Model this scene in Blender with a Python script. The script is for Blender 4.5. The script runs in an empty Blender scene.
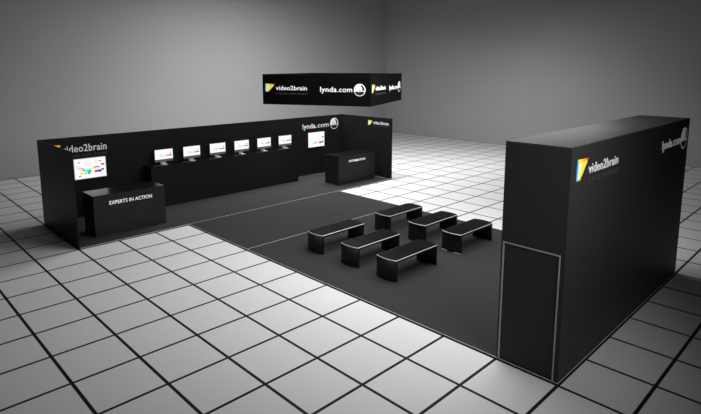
import bpy, bmesh, math
from mathutils import Vector, Matrix

S = bpy.context.scene
COL = S.collection

# ------------------------------------------------------------------ materials
def principled(name, col, rough=0.5, metal=0.0, spec=0.5, emit=None, estr=0.0):
    m = bpy.data.materials.new(name)
    m.use_nodes = True
    b = m.node_tree.nodes['Principled BSDF']
    b.inputs['Base Color'].default_value = (*col, 1)
    b.inputs['Roughness'].default_value = rough
    b.inputs['Metallic'].default_value = metal
    b.inputs['Specular IOR Level'].default_value = spec
    if emit is not None:
        b.inputs['Emission Color'].default_value = (*emit, 1)
        b.inputs['Emission Strength'].default_value = estr
    return m

def grain(m, scale, amount, base, bump=0.0):
    """Fine procedural mottling of the base colour, with an optional bump."""
    nt = m.node_tree
    b = nt.nodes['Principled BSDF']
    tc = nt.nodes.new('ShaderNodeTexCoord')
    nz = nt.nodes.new('ShaderNodeTexNoise')
    nz.inputs['Scale'].default_value = scale
    nz.inputs['Detail'].default_value = 3
    nt.links.new(tc.outputs['Object'], nz.inputs['Vector'])
    mx = nt.nodes.new('ShaderNodeMix')
    mx.data_type = 'RGBA'
    mx.inputs['A'].default_value = (*[c * (1 - amount) for c in base], 1)
    mx.inputs['B'].default_value = (*[c * (1 + amount) for c in base], 1)
    nt.links.new(nz.outputs['Fac'], mx.inputs['Factor'])
    nt.links.new(mx.outputs['Result'], b.inputs['Base Color'])
    if bump:
        bp = nt.nodes.new('ShaderNodeBump')
        bp.inputs['Strength'].default_value = bump
        bp.inputs['Distance'].default_value = 0.002
        nt.links.new(nz.outputs['Fac'], bp.inputs['Height'])
        nt.links.new(bp.outputs['Normal'], b.inputs['Normal'])
    return m

def floor_material():
    """White 1 m tiles with dark 4.5 cm joints."""
    m = principled('white_tile_floor', (0.8, 0.8, 0.8), 0.6, 0, 0.12)
    nt = m.node_tree
    b = nt.nodes['Principled BSDF']
    geo = nt.nodes.new('ShaderNodeNewGeometry')
    sep = nt.nodes.new('ShaderNodeSeparateXYZ')
    nt.links.new(geo.outputs['Position'], sep.inputs[0])
    def math_(op, a, v):
        n = nt.nodes.new('ShaderNodeMath')
        n.operation = op
        nt.links.new(a, n.inputs[0])
        if isinstance(v, (int, float)):
            n.inputs[1].default_value = v
        elif v is not None:
            nt.links.new(v, n.inputs[1])
        return n.outputs[0]
    dist = []
    for ax in ('X', 'Y'):
        a = math_('ADD', sep.outputs[ax], 100.5)
        a = math_('FRACT', a, None)
        a = math_('SUBTRACT', a, 0.5)
        dist.append(math_('ABSOLUTE', a, None))
    d = math_('MINIMUM', dist[0], dist[1])
    r = nt.nodes.new('ShaderNodeMapRange')
    r.inputs['From Min'].default_value = 0.022
    r.inputs['From Max'].default_value = 0.029
    nt.links.new(d, r.inputs['Value'])
    mx = nt.nodes.new('ShaderNodeMix')
    mx.data_type = 'RGBA'
    mx.inputs['A'].default_value = (0.012, 0.012, 0.012, 1)
    mx.inputs['B'].default_value = (0.8, 0.8, 0.8, 1)
    nt.links.new(r.outputs['Result'], mx.inputs['Factor'])
    nt.links.new(mx.outputs['Result'], b.inputs['Base Color'])
    return m

M = dict(
    floor=floor_material(),
    wall=principled('grey_studio_wall', (0.37, 0.37, 0.37), 0.9, 0, 0.1),
    black=grain(principled('black_satin_laminate', (0.0145, 0.0145, 0.0145), 0.4, 0, 0.1), 6, 0.08, (0.0145, 0.0145, 0.0145)),
    signblack=principled('matt_black_fabric', (0.002, 0.002, 0.002), 0.7, 0, 0.1),
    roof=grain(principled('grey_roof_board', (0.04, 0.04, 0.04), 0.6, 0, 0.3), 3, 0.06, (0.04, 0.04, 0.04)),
    cabinblack=grain(principled('black_cabin_laminate', (0.037, 0.037, 0.037), 0.45, 0, 0.06), 6, 0.08, (0.037, 0.037, 0.037)),
    counterblack=grain(principled('black_counter_laminate', (0.026, 0.026, 0.026), 0.4, 0, 0.1), 6, 0.08, (0.026, 0.026, 0.026)),
    topblack=principled('black_gloss_countertop', (0.004, 0.004, 0.004), 0.27, 0, 0.22),
    carpet=grain(principled('charcoal_carpet', (0.045, 0.045, 0.045), 0.95, 0, 0.1), 180, 0.25, (0.045, 0.045, 0.045), 0.4),
    trimwhite=principled('white_platform_trim', (0.75, 0.75, 0.75), 0.5),
    frame=principled('brushed_aluminium_frame', (0.33, 0.33, 0.33), 0.5, 0.1),
    steel_glint=principled('steel_and_edge_glint', (0.6, 0.6, 0.61), 0.4, 0.1),  # steel of the foot glides; on bench edges a highlight put into colour
    leather=grain(principled('black_leather', (0.0025, 0.0025, 0.0025), 0.5, 0, 0.06), 90, 0.2, (0.0025, 0.0025, 0.0025), 0.2),
    benchblack=principled('black_gloss_lacquer', (0.008, 0.008, 0.008), 0.25, 0, 0.5),
    housing=principled('grey_monitor_housing', (0.18, 0.18, 0.185), 0.4),
    silver=principled('silver_housing', (0.62, 0.62, 0.63), 0.4, 0.1),
    darkplastic=principled('dark_plastic', (0.03, 0.03, 0.03), 0.4),
    letter=principled('white_letters', (0.85, 0.85, 0.85), 0.6, 0, 0.2, (1, 1, 1), 0.1),
    letterglow=principled('white_emissive_letters', (0.85, 0.85, 0.85), 0.6, 0, 0.2, (1, 1, 1), 0.4),  # small emission added to the sign and counter lettering
    dimletter=principled('dim_grey_letters', (0.05, 0.05, 0.05), 0.6, 0, 0.2, (1, 1, 1), 0.008),
    inkblack=principled('black_ink', (0.012, 0.012, 0.012), 0.5),
)
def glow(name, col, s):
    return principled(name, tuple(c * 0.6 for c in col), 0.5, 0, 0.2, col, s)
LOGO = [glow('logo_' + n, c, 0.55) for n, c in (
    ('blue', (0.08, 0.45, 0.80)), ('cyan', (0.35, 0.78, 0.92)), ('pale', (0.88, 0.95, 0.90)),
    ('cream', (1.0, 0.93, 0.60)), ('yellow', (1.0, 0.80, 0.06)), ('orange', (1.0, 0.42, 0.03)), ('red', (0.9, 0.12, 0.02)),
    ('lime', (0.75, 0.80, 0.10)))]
SCR = {k: principled('screen_' + k, (0.01, 0.01, 0.01), 0.25, 0, 0.4, c, s) for k, c, s in (
    ('white', (1, 1, 1), 1.0), ('grey', (0.5, 0.48, 0.5), 1.0), ('mint', (0.45, 1.0, 0.60), 1.0), ('green', (0.02, 0.72, 0.25), 0.9),
    ('pink', (1.0, 0.30, 0.45), 0.9), ('magenta', (0.75, 0.06, 0.25), 0.9), ('navy', (0.03, 0.02, 0.18), 0.7), ('blue', (0.05, 0.05, 0.9), 0.9),
    ('red', (0.95, 0.05, 0.05), 0.9), ('yellow', (1.0, 0.9, 0.05), 0.95), ('cyan', (0.15, 0.75, 0.95), 0.95), ('black', (0.03, 0.03, 0.04), 0.6),
    ('peach', (1.0, 0.75, 0.66), 1.0), ('rose', (0.9, 0.62, 0.66), 1.0))}

# ------------------------------------------------------------------ helpers
def link(name, bm, mats, parent=None, smooth=False):
    me = bpy.data.meshes.new(name)
    bmesh.ops.recalc_face_normals(bm, faces=bm.faces)
    bm.to_mesh(me)
    bm.free()
    for m in (mats if isinstance(mats, (list, tuple)) else [mats]):
        me.materials.append(m)
    if smooth:
        for p in me.polygons:
            p.use_smooth = True
    o = bpy.data.objects.new(name, me)
    COL.objects.link(o)
    if parent:
        o.parent = parent
        # part geometry is written in world space; store it in the thing's own space
        root = parent
        me.transform(Matrix.Translation(-wloc(root)))
    return o

def wloc(o):
    v = Vector((0, 0, 0))
    while o is not None:
        v += o.location
        o = o.parent
    return v

def box(bm, lo, hi, bevel=0.0):
    r = bmesh.ops.create_cube(bm, size=1)
    vs = r['verts']
    for v in vs:
        v.co = Vector([(lo[i] + hi[i]) / 2 + v.co[i] * (hi[i] - lo[i]) for i in range(3)])
    if bevel:
        es = {e for v in vs for e in v.link_edges}
        bmesh.ops.bevel(bm, geom=list(es), offset=bevel, segments=2, affect='EDGES', profile=0.5)

def part(name, lo, hi, mat, parent, bevel=0.004):
    bm = bmesh.new()
    box(bm, lo, hi, bevel)
    return link(name, bm, mat, parent)

def prism(bm, pts, z0, z1):
    """Vertical prism over a plan outline (list of (x, y)); returns nothing."""
    a = [bm.verts.new((x, y, z0)) for x, y in pts]
    b = [bm.verts.new((x, y, z1)) for x, y in pts]
    n = len(pts)
    bm.faces.new(a[::-1])
    bm.faces.new(b)
    for i in range(n):
        bm.faces.new((a[i], a[(i + 1) % n], b[(i + 1) % n], b[i]))

def thing(name, label, cat, loc=(0, 0, 0), group=None):
    o = bpy.data.objects.new(name, None)
    o.empty_display_size = 0.2
    COL.objects.link(o)
    o.location = loc
    o['label'] = label
    o['category'] = cat
    if group:
        o['group'] = group
    return o

def struct(o):
    o['kind'] = 'structure'
    return o

def copy_thing(root, loc, label, name=None):
    r = root.copy()
    COL.objects.link(r)
    r.location = loc
    r['label'] = label
    def rec(src, dst):
        for ch in list(src.children):
            if ch is dst:
                continue
            c = ch.copy()
            COL.objects.link(c)
            c.parent = dst
            rec(ch, c)
    rec(root, r)
    return r

class Face:
    """A sign face: P0 + a*u + b*up + depth*n."""
    def __init__(self, p0, u, n):
        self.p0, self.u, self.n = Vector(p0), Vector(u).normalized(), Vector(n).normalized()
    def at(self, a, b, dep=0.0):
        return self.p0 + self.u * a + Vector((0, 0, b)) + self.n * dep

def text_mesh(body, bold):
    cu = bpy.data.curves.new('t', 'FONT')
    cu.body = body
    cu.size = 1.0
    cu.offset = bold
    cu.extrude = 0.5
    cu.resolution_u = 3
    cu.space_character = 1.0 + bold * 4
    o = bpy.data.objects.new('t', cu)
    COL.objects.link(o)
    dg = bpy.context.evaluated_depsgraph_get()
    me = bpy.data.meshes.new_from_object(o.evaluated_get(dg))
    bpy.data.objects.remove(o)
    bpy.data.curves.remove(cu)
    return me

def lettering(name, face, body, a0, a1, base, mat, parent, bold=0.02, asc=None):
    """Write BODY between a0 and a1 on FACE, baseline at height BASE; ASC is the ascender height (default: keep
    proportions). Each word becomes a part of its own."""
    me = text_mesh(body, bold)
    xs = [v.co.x for v in me.vertices]
    ys = [v.co.y for v in me.vertices]
    x0, x1 = min(xs), max(xs)
    sx = (a1 - a0) / (x1 - x0)
    sy = sx if asc is None else asc / max(ys)
    # word bounds: the widest gaps along the line
    ivs = sorted((min(me.vertices[i].co.x for i in p.vertices), max(me.vertices[i].co.x for i in p.vertices)) for p in me.polygons)
    gaps, reach = [], ivs[0][1]
    for lo, hi in ivs:
        if lo > reach:
            gaps.append((lo - reach, (lo + reach) / 2))
        reach = max(reach, hi)
    cuts = sorted(g[1] for g in sorted(gaps, reverse=True)[:body.count(' ')])
    bm = bmesh.new()
    bm.from_mesh(me)
    bpy.data.meshes.remove(me)
    bounds = [-1e9] + cuts + [1e9]
    for k in range(len(bounds) - 1):
        w = bm.copy()
        bmesh.ops.delete(w, geom=[v for v in w.verts if not bounds[k] < v.co.x <= bounds[k + 1]], context='VERTS')
        for v in w.verts:
            v.co = face.at(a0 + (v.co.x - x0) * sx, base + v.co.y * sy, 0.008 if v.co.z > 0 else 0.0005)
        for f in w.faces:
            f.material_index = 0
        link(name, w, mat, parent)
    bm.free()

def poly(bm, face, pts, d0, d1, mi=0):
    a = [bm.verts.new(face.at(x, y, d0)) for x, y in pts]
    b = [bm.verts.new(face.at(x, y, d1)) for x, y in pts]
    fs = [bm.faces.new(b), bm.faces.new(a[::-1])]
    n = len(pts)
    for i in range(n):
        fs.append(bm.faces.new((a[i], a[(i + 1) % n], b[(i + 1) % n], b[i])))
    for f in fs:
        f.material_index = mi

def logo_mark(face, a, b, w, h, parent):
    """The coloured play mark: a fan of bright slivers running down from a slanted top edge to a comb of tips."""
    bm = bmesh.new()
    P = lambda x, y: (a + x * w, b + y * h)
    d = (0.0005, 0.006)
    n = 6
    tops = [(0.06 + 0.70 * (i / n) ** 1.3, 0.98 - 0.03 * i / n) for i in range(n + 1)]
    bots = [(0.02 + 0.40 * i / n, 0.0) for i in range(n + 1)]
    for i in range(n):
        mid = ((bots[i][0] + bots[i + 1][0]) / 2, 0.0)
        lift = 0.16
        l = (bots[i][0] + 0.0, lift)
        r = (bots[i + 1][0], lift)
        poly(bm, face, [P(*tops[i]), P(*l), P(*mid), P(*r), P(*tops[i + 1])], *d, (0, 1, 2, 3, 4, 4)[i])
    # right-hand side: orange and red wedges out to the tip
    poly(bm, face, [P(0.76, 0.95), P(0.42, 0.12), P(0.50, 0.20), P(0.90, 0.72), P(0.92, 0.93)], *d, 4)
    poly(bm, face, [P(0.92, 0.93), P(0.90, 0.72), P(1.0, 0.90)], *d, 5)
    # slanted wedges over the top edge
    poly(bm, face, [P(0.06, 0.99), P(0.30, 0.78), P(0.55, 0.86), P(0.95, 0.93)], 0.006, 0.008, 4)
    poly(bm, face, [P(0.06, 1.0), P(0.12, 0.88), P(0.32, 0.80)], 0.008, 0.009, 7)
    poly(bm, face, [P(0.45, 0.95), P(0.62, 0.80), P(1.0, 0.90), P(0.95, 0.95)], 0.008, 0.010, 5)
    poly(bm, face, [P(0.74, 0.95), P(0.84, 0.86), P(1.0, 0.90), P(0.97, 0.96)], 0.010, 0.011, 6)
    return link('logo_mark', bm, LOGO, parent)

def emblem(face, ca, cb, r, white, parent):
    """Round white emblem: a bright disc with a dark arched stroke at one side, a small dark squiggle and a dark lower lens inside a white rim."""
    bm = bmesh.new()
    P = lambda x, y: (ca + x * r, cb + y * r)
    circ = [P(math.cos(2 * math.pi * i / 40), math.sin(2 * math.pi * i / 40)) for i in range(40)]
    poly(bm, face, circ, 0.0005, 0.005, 0)
    # dark lower lens, the rim stays white
    t0, t1 = math.radians(200), math.radians(340)
    arc = [P(0.90 * math.cos(t0 + (t1 - t0) * i / 20), 0.90 * math.sin(t0 + (t1 - t0) * i / 20)) for i in range(21)]
    top = [P(0.66, -0.28), P(0.44, -0.16), P(0.26, -0.34), P(0.05, -0.22), P(-0.12, -0.36), P(-0.38, -0.20), P(-0.66, -0.26)]
    poly(bm, face, arc + top, 0.005, 0.007, 1)
    # arched stroke
    t0, t1 = math.radians(72), math.radians(-8)
    out = [P(0.84 * math.cos(t0 + (t1 - t0) * i / 12), 0.86 * math.sin(t0 + (t1 - t0) * i / 12)) for i in range(13)]
    inn = [P(0.06 + 0.40 * math.cos(t0 + (t1 - t0) * i / 12), 0.66 * math.sin(t0 + (t1 - t0) * i / 12)) for i in range(13)]
    poly(bm, face, out + inn[::-1], 0.005, 0.007, 1)
    # squiggle of the small figure
    poly(bm, face, [P(-0.22, 0.30), P(-0.02, 0.12), P(0.02, -0.10), P(0.26, -0.28), P(0.10, -0.26), P(-0.12, -0.10), P(-0.10, 0.08)], 0.005, 0.007, 1)
    return link('emblem', bm, [white, M['inkblack']], parent)

# ------------------------------------------------------------------ the setting
bm = bmesh.new(); box(bm, (-22, -30, -0.1), (24.0, 11.03, 0)); struct(link('floor', bm, M['floor']))
bm = bmesh.new(); box(bm, (-22, 11.03, -0.1), (24.2, 11.23, 14)); struct(link('wall_back', bm, M['wall']))
bm = bmesh.new(); box(bm, (24.0, -30, -0.1), (24.2, 11.03, 14)); struct(link('wall_right', bm, M['wall']))

# ------------------------------------------------------------------ carpeted platforms
def platform(x0, y0, x1, y1, label):
    t = thing('carpet_platform', label, 'platform', ((x0 + x1) / 2, (y0 + y1) / 2, 0), 'charcoal carpet platforms')
    e = 0.0055
    bm = bmesh.new(); box(bm, (x0 + e, y0 + e, 0.0), (x1 - e, y1 - e, 0.0295)); link('carpet', bm, M['carpet'], t)
    bm = bmesh.new()
    ring = [((x0, y0), (x0 + e, y0 + e)), ((x1, y0), (x1 - e, y0 + e)), ((x1, y1), (x1 - e, y1 - e)), ((x0, y1), (x0 + e, y1 - e))]
    top = [(bm.verts.new((*o, 0.030)), bm.verts.new((*i, 0.030))) for o, i in ring]
    low = [(bm.verts.new((*o, 0.022)), bm.verts.new((*i, 0.022))) for o, i in ring]
    for k in range(4):
        j = (k + 1) % 4
        bm.faces.new((top[k][0], top[j][0], top[j][1], top[k][1]))
        bm.faces.new((low[k][1], low[j][1], low[j][0], low[k][0]))
        bm.faces.new((low[k][0], low[j][0], top[j][0], top[k][0]))
        bm.faces.new((top[k][1], top[j][1], low[j][1], low[k][1]))
    link('edge_trim_or_glint', bm, M['trimwhite'], t)
    bm = bmesh.new(); box(bm, (x0 + 0.004, y0 + 0.004, 0), (x1 - 0.004, y1 - 0.004, 0.022))
    link('base', bm, M['darkplastic'], t)
    return t
platform(0.035, 0.0, 11.965, 2.965, 'long charcoal carpet platform under the counters and along the screen wall')
platform(3.0, -3.0, 9.0, -0.002, 'bare charcoal carpet platform between the counters and the benches')
platform(3.0, -11.0, 9.0, -3.002, 'large charcoal carpet platform carrying the six benches and black cabin')

# ------------------------------------------------------------------ partition walls
H = 2.5
t = thing('partition_wall', 'long black partition wall behind the row of monitors, with two lit screens', 'partition', (6, 2.985, 0))
part('panel', (0, 2.97, 0), (12, 3.0, H), M['black'], t, 0.003)
F = Face((0, 2.97, 0), (1, 0, 0), (0, -1, 0))
logo_mark(F, 0.28, 1.99, 0.315, 0.32, t)
lettering('lettering', F, 'video2brain', 0.62, 1.895, 2.045, M['letter'], t, 0.012, asc=0.215)
lettering('tagline_lettering', F, 'a lynda.com brand', 0.63, 1.885, 1.885, M['dimletter'], t, 0.0, asc=0.115)
lettering('lettering', F, 'lynda', 9.755, 10.46, 2.01, M['letter'], t, 0.014, asc=0.20)
lettering('lettering', F, '.com', 10.51, 11.21, 2.01, M['letter'], t, 0.0, asc=0.135)
emblem(F, 11.54, 2.12, 0.243, M['letter'], t)

t = thing('partition_wall', 'black end partition wall beside the experts counter, bare on its outer face', 'partition', (0.015, 1.5, 0))
part('panel', (0, 0, 0), (0.03, 2.969, H), M['black'], t, 0.003)

t = thing('partition_wall', 'black end partition wall behind the information counter, one small logo on it', 'partition', (11.985, 1.5, 0))
part('panel', (11.97, 0, 0), (12.0, 2.969, H), M['black'], t, 0.003)
F = Face((11.97, 0, 0), (0, -1, 0), (-1, 0, 0))
logo_mark(F, -1.335, 2.15, 0.265, 0.21, t)
lettering('lettering', F, 'video2brain', -1.03, -0.17, 2.215, M['letter'], t, 0.012, asc=0.115)
lettering('tagline_lettering', F, 'a lynda.com brand', -1.02, -0.18, 2.115, M['dimletter'], t, 0.0, asc=0.065)

# ------------------------------------------------------------------ screens fixed to the partition
def screen_grid(face, a0, b0, a1, b1, cols, rows, fn, keys, dep):
    """One connected sheet of display cells, coloured cell by cell by FN(column, row) -> key."""
    bm = bmesh.new()
    vs = [[bm.verts.new(face.at(a0 + (a1 - a0) * i / cols, b0 + (b1 - b0) * j / rows, dep)) for i in range(cols + 1)] for j in range(rows + 1)]
    for j in range(rows):
        for i in range(cols):
            f = bm.faces.new((vs[j][i], vs[j][i + 1], vs[j + 1][i + 1], vs[j + 1][i]))
            f.material_index = keys.index(fn(i, j))
    return bm

def paint(cols, rows, rects):
    """RECTS: (column0, row0 from the top, column1, row1, key)."""
    g = {}
    for c0, r0, c1, r1, k in rects:
        for c in range(c0, c1):
            for r in range(r0, r1):
                g[(c, rows - 1 - r)] = k
    return lambda i, j: g.get((i, j), 'white')

KEYS = list(SCR)
BIG = [(c, r, c + 1, r + 1, 'grey') for c in range(0, 40, 2) for r in (0, 23)] + [(c, r, c + 1, r + 1, 'grey') for r in range(0, 24, 2) for c in (0, 39)] + [
    (5, 4, 8, 5, 'black'), (31, 4, 34, 5, 'black'), (12, 3, 16, 4, 'peach'), (26, 3, 29, 5, 'peach'), (10, 6, 30, 7, 'peach'),
    (2, 9, 9, 10, 'rose'), (33, 8, 38, 9, 'magenta'), (34, 9, 38, 10, 'black'), (4, 11, 12, 12, 'grey'), (24, 11, 32, 12, 'black'), (6, 12, 30, 13, 'peach'),
    (9, 13, 13, 14, 'blue'), (13, 13, 22, 14, 'mint'), (25, 13, 28, 14, 'yellow'), (11, 14, 16, 15, 'cyan'), (16, 14, 21, 17, 'green'), (12, 15, 16, 17, 'mint'),
    (7, 16, 11, 19, 'yellow'), (12, 17, 15, 19, 'cyan'), (16, 17, 20, 19, 'green'), (22, 16, 24, 18, 'rose'), (25, 15, 29, 18, 'red'), (29, 15, 34, 18, 'blue'), (34, 14, 37, 16, 'black'),
    (5, 20, 8, 21, 'black'), (32, 20, 35, 21, 'grey')]
SMALLWALL = [(34, 8, 38, 10, 'navy'), (3, 11, 8, 12, 'rose'), (24, 11, 31, 12, 'rose'), (11, 14, 16, 16, 'mint'), (16, 15, 21, 18, 'mint'), (9, 17, 13, 20, 'mint'),
             (15, 17, 20, 19, 'green'), (24, 16, 29, 19, 'pink'), (29, 16, 38, 18, 'navy'), (29, 18, 32, 19, 'blue')]
MON = [(33, 9, 36, 11, 'navy'), (3, 10, 7, 11, 'rose'), (9, 12, 13, 13, 'grey'), (13, 12, 20, 14, 'mint'), (11, 14, 16, 16, 'mint'), (14, 15, 21, 18, 'mint'), (15, 17, 18, 18, 'green'), (10, 15, 13, 16, 'grey'),
       (26, 11, 30, 12, 'rose'), (23, 14, 32, 17, 'pink'), (25, 15, 31, 16, 'magenta'), (31, 14, 38, 16, 'navy'), (33, 16, 36, 17, 'magenta')]

def wall_screen(x0, z0, x1, z1, rects, label):
    t = thing('wall_screen', label, 'screen', ((x0 + x1) / 2, 2.95, z0), 'lit screens on the partition wall')
    part('housing', (x0 - 0.012, 2.935, z0 - 0.012), (x1 + 0.012, 2.969, z1 + 0.012), M['darkplastic'], t, 0.003)
    F = Face((0, 2.935, 0), (1, 0, 0), (0, -1, 0))
    link('display', screen_grid(F, x0, z0, x1, z1, 40, 24, paint(40, 24, rects), KEYS, 0.002), [SCR[k] for k in KEYS], t)
wall_screen(0.905, 1.205, 1.825, 1.828, BIG, 'lit wall screen with a row of colour blocks, above the experts counter')
wall_screen(10.03, 1.205, 10.925, 1.828, SMALLWALL, 'lit mostly white wall screen below the round emblem on the partition')

# ------------------------------------------------------------------ counters
def counter(x0, y0, x1, y1, h, label, word=None, wx=None):
    z = 0.031
    t = thing('counter', label, 'counter', ((x0 + x1) / 2, (y0 + y1) / 2, z))
    w = 0.025
    body = M['counterblack'] if word else M['black']
    part('front_panel', (x0, y0, z), (x1, y0 + w, h - w), body, t, 0.003)
    part('side_panel', (x0, y0 + w, z), (x0 + w, y1, h - w), body, t, 0.003)
    part('side_panel', (x1 - w, y0 + w, z), (x1, y1, h - w), body, t, 0.003)
    part('back_panel', (x0 + w, y1 - w, z), (x1 - w, y1, h - w), body, t, 0.003)
    part('countertop', (x0, y0, h - w), (x1, y1, h), M['topblack'], t, 0.003)
    if word:
        lettering('lettering', Face((0, y0, 0), (1, 0, 0), (0, -1, 0)), word, wx[0], wx[1], wx[2], M['letterglow'], t, 0.008, asc=wx[3])
    return t
counter(0.615, 0.6, 2.595, 1.4, 1.16, 'low black counter lettered EXPERTS IN ACTION in front of the colourful screen', 'EXPERTS IN ACTION', (1.025, 2.21, 0.866, 0.098))
counter(9.58, 0.6, 11.61, 1.4, 1.155, 'low black counter lettered INFORMATION beside the end partition', 'INFORMATION', (10.13, 11.03, 0.872, 0.086))
counter(3.0, 2.36, 9.0, 2.967, 1.385, 'longest black counter, standing against the partition and carrying the row of monitors')

# ------------------------------------------------------------------ monitors and keyboards
def make_monitor():
    t = thing('monitor', '', 'monitor', (0, 0, 0), 'silver monitors along the long counter')
    bm = bmesh.new(); box(bm, (-0.316, 0.0, 0.09), (0.316, 0.03, 0.504), 0.006); link('housing', bm, M['housing'], t)
    F = Face((0, 0, 0), (1, 0, 0), (0, -1, 0))
    link('display', screen_grid(F, -0.306, 0.175, 0.306, 0.494, 40, 24, paint(40, 24, MON), KEYS, 0.0015), [SCR[k] for k in KEYS], t)
    st = thing_part('stand', t)
    return t
def thing_part(name, t):
    # bent sheet stand: neck behind the housing, foot running forward
    bm = bmesh.new()
    prof = [(0.075, 0.20), (0.085, 0.20), (0.075, 0.012), (-0.10, 0.010), (-0.10, 0.0), (0.09, 0.0)]
    L = [bm.verts.new((-0.09, y, z)) for y, z in prof]
    R = [bm.verts.new((0.09, y, z)) for y, z in prof]
    bm.faces.new(L[::-1]); bm.faces.new(R)
    for i in range(len(prof)):
        j = (i + 1) % len(prof)
        bm.faces.new((L[i], L[j], R[j], R[i]))
    box(bm, (-0.05, 0.028, 0.17), (0.05, 0.083, 0.21))
    return link(name, bm, M['silver'], t)

def make_keyboard():
    t = thing('keyboard', '', 'keyboard', (0, 0, 0), 'dark keyboards along the long counter')
    bm = bmesh.new(); box(bm, (-0.16, -0.06, 0), (0.16, 0.06, 0.014), 0.004); link('base', bm, M['darkplastic'], t)
    bm = bmesh.new()
    for r in range(4):
        for c in range(12):
            x, y = -0.15 + c * 0.025, -0.05 + r * 0.025
            box(bm, (x + 0.003, y + 0.003, 0.013), (x + 0.022, y + 0.022, 0.018))
    link('keys', bm, M['inkblack'], t)
    return t

MONLAB = ['silver monitor on the long counter, first in the row from the experts counter',
          'silver monitor on the long counter, second in the row from the experts counter',
          'silver monitor on the long counter, third in the row from the experts counter',
          'silver monitor on the long counter, third in the row from the information counter',
          'silver monitor on the long counter, second in the row from the information counter',
          'silver monitor on the long counter, first in the row from the information counter']
KBLAB = [l.replace('silver monitor', 'small dark keyboard') for l in MONLAB]
mon = make_monitor(); kb = make_keyboard()
for i in range(6):
    lm = (3.57 + i * 1.0, 2.62, 1.385)
    lk = (3.29 + i * 1.0, 2.50, 1.385)
    if i == 0:
        mon.location = lm; mon['label'] = MONLAB[0]
        kb.location = lk; kb['label'] = KBLAB[0]
    else:
        copy_thing(mon, lm, MONLAB[i])
        copy_thing(kb, lk, KBLAB[i])

# ------------------------------------------------------------------ storage cabin
t = thing('storage_cabin', 'tall black storage cabin with a framed door and colourful play logo', 'cabin', (6, -10.5, 0.03))
CH = 3.485
x0, x1, y0, y1, z0 = 3.010, 9.0 - 0.010, -10.990, -10.0, 0.031
w = 0.03
part('front_panel', (x0, y0, z0), (x1, y0 + w, CH - w), M['cabinblack'], t, 0.003)
part('back_panel', (x0, y1 - w, z0), (x1, y1, CH - w), M['cabinblack'], t, 0.003)
part('end_panel', (x1 - w, y0 + w, z0), (x1, y1 - w, CH - w), M['cabinblack'], t, 0.003)
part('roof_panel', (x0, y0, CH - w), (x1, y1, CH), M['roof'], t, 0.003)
# end wall with its door opening
d0, d1, dh = -10.925, -10.03, 1.945
bm = bmesh.new()
box(bm, (x0, y0 + w, z0), (x0 + w, d0, CH - w))
box(bm, (x0, d1, z0), (x0 + w, y1 - w, CH - w))
box(bm, (x0, d0, dh), (x0 + w, d1, CH - w))
bmesh.ops.remove_doubles(bm, verts=bm.verts, dist=0.0005)
link('end_panel', bm, M['cabinblack'], t)
part('door', (x0 + 0.006, d0 + 0.028, z0 + 0.004), (x0 + 0.03, d1 - 0.028, dh - 0.028), M['cabinblack'], t, 0.003)
bm = bmesh.new()
fw = 0.021
box(bm, (x0 - 0.012, d0, z0), (x0 + 0.02, d0 + fw, dh), 0.003)
box(bm, (x0 - 0.012, d1 - fw, z0), (x0 + 0.02, d1, dh), 0.003)
box(bm, (x0 - 0.012, d0 + fw, dh - fw), (x0 + 0.02, d1 - fw, dh), 0.003)
link('door_frame', bm, M['frame'], t)
F = Face((0, y0, 0), (1, 0, 0), (0, -1, 0))
logo_mark(F, 3.185, 2.985, 0.375, 0.315, t)
lettering('lettering', F, 'video2brain', 3.61, 4.79, 3.045, M['letter'], t, 0.012, asc=0.145)
lettering('tagline_lettering', F, 'a lynda.com brand', 3.64, 4.78, 2.90, M['dimletter'], t, 0.0, asc=0.10)
lettering('lettering', F, 'lynda', 7.13, 7.77, 3.0, M['letter'], t, 0.014, asc=0.165)
lettering('lettering', F, '.com', 7.80, 8.38, 3.0, M['letter'], t, 0.0, asc=0.12)
emblem(F, 8.63, 3.09, 0.225, M['letter'], t)

# ------------------------------------------------------------------ hanging sign box
A = Vector((4.848, -1.239)); B = Vector((6.31, -4.139)); Cc = Vector((9.235, -2.76))
D = A + Cc - B
zb, zt = 3.5, 4.36
t = thing('hanging_sign', 'square black sign box hung above the carpet, logos on its faces', 'sign', ((A.x + Cc.x) / 2, (A.y + Cc.y) / 2, zb))
cen = (A + Cc) / 2
def sign_panel(P, Q):
    th = 0.03
    e = (Q - P).normalized(); n = Vector((-e.y, e.x))
    if n.dot(cen - P) < 0: n = -n
    bm = bmesh.new()
    prism(bm, [tuple(P), tuple(Q), tuple(Q + n * th - e * th), tuple(P + n * th + e * th)], zb, zt)
    link('side_panel', bm, M['signblack'], t)
    return e, -n
corners = [A, B, Cc, D]
for k in range(4):
    sign_panel(corners[k], corners[(k + 1) % 4])
for P, Q in ((A, B), (B, Cc)):
    e = (Q - P).normalized(); n = Vector((-e.y, e.x))
    if n.dot(cen - P) > 0: n = -n
    F = Face((P.x, P.y, 0), (e.x, e.y, 0), (n.x, n.y, 0))
    logo_mark(F, 0.075, 3.86, 0.305, 0.235, t)
    lettering('lettering', F, 'video2brain', 0.42, 1.385, 3.915, M['letterglow'], t, 0.010, asc=0.12)
    lettering('tagline_lettering', F, 'a lynda.com brand', 0.43, 1.385, 3.79, M['dimletter'], t, 0.0, asc=0.07)
    lettering('lettering', F, 'lynda', 1.785, 2.27, 3.885, M['letterglow'], t, 0.012, asc=0.135)
    lettering('lettering', F, '.com', 2.30, 2.72, 3.885, M['letterglow'], t, 0.0, asc=0.09)
    emblem(F, 2.935, 3.945, 0.166, M['letterglow'], t)

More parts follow.
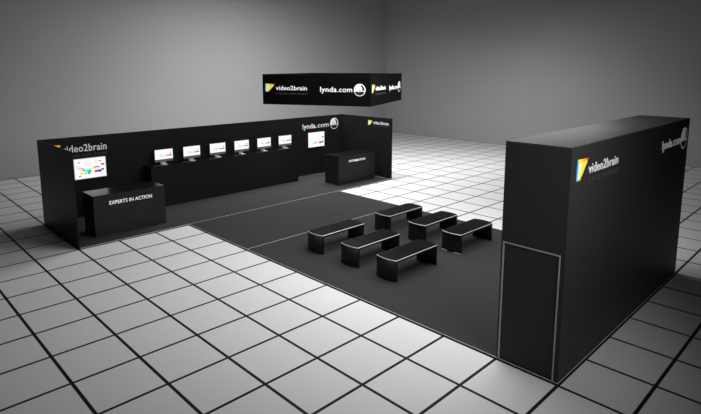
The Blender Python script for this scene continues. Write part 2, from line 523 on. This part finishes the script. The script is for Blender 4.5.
# ------------------------------------------------------------------ benches
def outline(hl, hw, bow, n=8):
    pts = []
    for i in range(n + 1):                          # right end, bowed outwards
        y = -hw + 2 * hw * i / n
        pts.append((hl + bow * (1 - (y / hw) ** 2), y))
    for i in range(n + 1):                          # left end
        y = hw - 2 * hw * i / n
        pts.append((-hl - bow * (1 - (y / hw) ** 2), y))
    return pts

def end_panel(bm, s, hl, hw, bow, th, z0, z1, n=10):
    o = []
    for i in range(n + 1):
        y = -hw + 2 * hw * i / n
        o.append((s * (hl + bow * (1 - (y / hw) ** 2)), y))
    i_ = [(x - s * th, y) for x, y in o[::-1]]
    prism(bm, o + i_, z0, z1)

HL, HW, BOW = 0.725, 0.28, 0.05
def make_bench():
    t = thing('bench', '', 'bench', (0, 0, 0), 'black benches on the carpet platform')
    bm = bmesh.new(); prism(bm, outline(HL, HW, BOW), 0.435, 0.478); link('seat_frame', bm, M['benchblack'], t)
    for s in (-1, 1):
        bm = bmesh.new(); end_panel(bm, s, HL, HW, BOW, 0.05, 0.0, 0.435); link('leg', bm, M['benchblack'], t)
    # two leather pads meeting at a seam across the middle
    for s in (-1, 1):
        pts = [p for p in outline(HL - 0.012, HW - 0.012, BOW) if p[0] * s > 0]
        if s > 0:
            pts = pts + [(0.004, HW - 0.012), (0.004, -HW + 0.012)]
        else:
            pts = pts + [(-0.004, -HW + 0.012), (-0.004, HW - 0.012)]
        bm = bmesh.new(); prism(bm, pts, 0.478, 0.492)
        top = [e for e in bm.edges if all(v.co.z > 0.49 for v in e.verts)]
        bmesh.ops.bevel(bm, geom=top, offset=0.006, segments=2, affect='EDGES', profile=0.5)
        link('seat_pad', bm, M['leather'], t)
    # highlight of the rounded seat edge, built as a bright strip
    bm = bmesh.new()
    o = outline(HL + 0.004, HW + 0.004, BOW); i_ = outline(HL - 0.005, HW - 0.005, BOW)
    n = len(o)
    ring = [[bm.verts.new((*p, z)) for p in q] for q, z in ((o, 0.471), (o, 0.478), (i_, 0.487), (i_, 0.471))]
    for a in range(4):
        b = (a + 1) % 4
        for k in range(n):
            j = (k + 1) % n
            bm.faces.new((ring[a][k], ring[a][j], ring[b][j], ring[b][k]))
    link('edge_trim_or_glint', bm, M['steel_glint'], t)
    return t
SPOTS = [(4.81, -4.375), (4.81, -5.59), (4.81, -6.72), (7.26, -4.395), (7.26, -5.61), (7.26, -6.70)]
LAB = ['black bench by the carpet seam, in the row closer to the EXPERTS IN ACTION counter',
       'black bench in the middle of the row closer to the EXPERTS IN ACTION counter',
       'black bench by the cabin door, in the row closer to the EXPERTS IN ACTION counter',
       'black bench by the carpet seam, in the row closer to the INFORMATION counter',
       'black bench in the middle of the row closer to the INFORMATION counter',
       'black bench with two bright foot glides, tucked beside the tall black cabin']
bench = make_bench()
for i, (x, y) in enumerate(SPOTS):
    if i == 0:
        bench.location = (x, y, 0.031); bench['label'] = LAB[0]; b = bench
    else:
        b = copy_thing(bench, (x, y, 0.031), LAB[i])
for s in (-1, 1):       # bright glides under the last bench's end panel
    bm = bmesh.new()
    ys = [HW * s * q for q in (0.35, 0.55, 0.75, 0.98)]
    o = [(-HL - BOW * (1 - (y / HW) ** 2) - 0.012, y) for y in ys]
    prism(bm, o + [(x_ + 0.05, y) for x_, y in o[::-1]], 0.031, 0.046)
    bm.transform(Matrix.Translation((b.location.x, b.location.y, 0)))
    g = link('foot_glide', bm, M['steel_glint'], b)
    g['label'] = 'bright metal foot glide'

# ------------------------------------------------------------------ light
def area(name, loc, size, power, target=None, shape='DISK', spread=180):
    l = bpy.data.lights.new(name, 'AREA')
    l.shape = shape
    l.size = size
    l.energy = power
    l.spread = math.radians(spread)
    o = bpy.data.objects.new(name, l)
    COL.objects.link(o)
    o.location = loc
    d = Vector(target) - Vector(loc) if target else Vector((0, 0, -1))
    o.rotation_euler = d.to_track_quat('-Z', 'Y').to_euler()
    return o
area('studio_softbox', (6.0, -6.71, 5.69), 7.6, 545, (5.87, -4.6, 0))
area('studio_key_lamp', (10.64, 2.69, 7.58), 6.95, 1110, (10.55, 4.4, 0), spread=173)
area('studio_front_lamp', (1.32, -14.83, 5.28), 2.62, 62, (5.2, -3.5, 0), spread=84)
area('added_wall_fill', (17.5, -1.0, 5.4), 5.0, 190, (19.5, -1.0, 0))  # unseen fill, added to brighten the right-hand wall

W = bpy.data.worlds.new('studio_air'); S.world = W
W.use_nodes = True
W.node_tree.nodes['Background'].inputs['Color'].default_value = (1, 1, 1, 1)
W.node_tree.nodes['Background'].inputs['Strength'].default_value = 0.002

# ------------------------------------------------------------------ camera
cam = bpy.data.cameras.new('camera')
co = bpy.data.objects.new('camera', cam)
COL.objects.link(co)
co.location = (-4.0693, -13.9009, 4.5681)
co.rotation_euler = (math.pi / 2 - 0.1533, 0, -0.777)
cam.sensor_fit = 'HORIZONTAL'
cam.sensor_width = 36
cam.lens = 527.077 / 701 * 36
cam.shift_y = -58.78 / 701
cam.shift_x = 0.4 / 701
cam.clip_end = 200
S.camera = co
S.view_settings.view_transform = 'Standard'
S.view_settings.look = 'None'
S.view_settings.exposure = 0
S.view_settings.gamma = 1
S.view_settings.use_curve_mapping = False
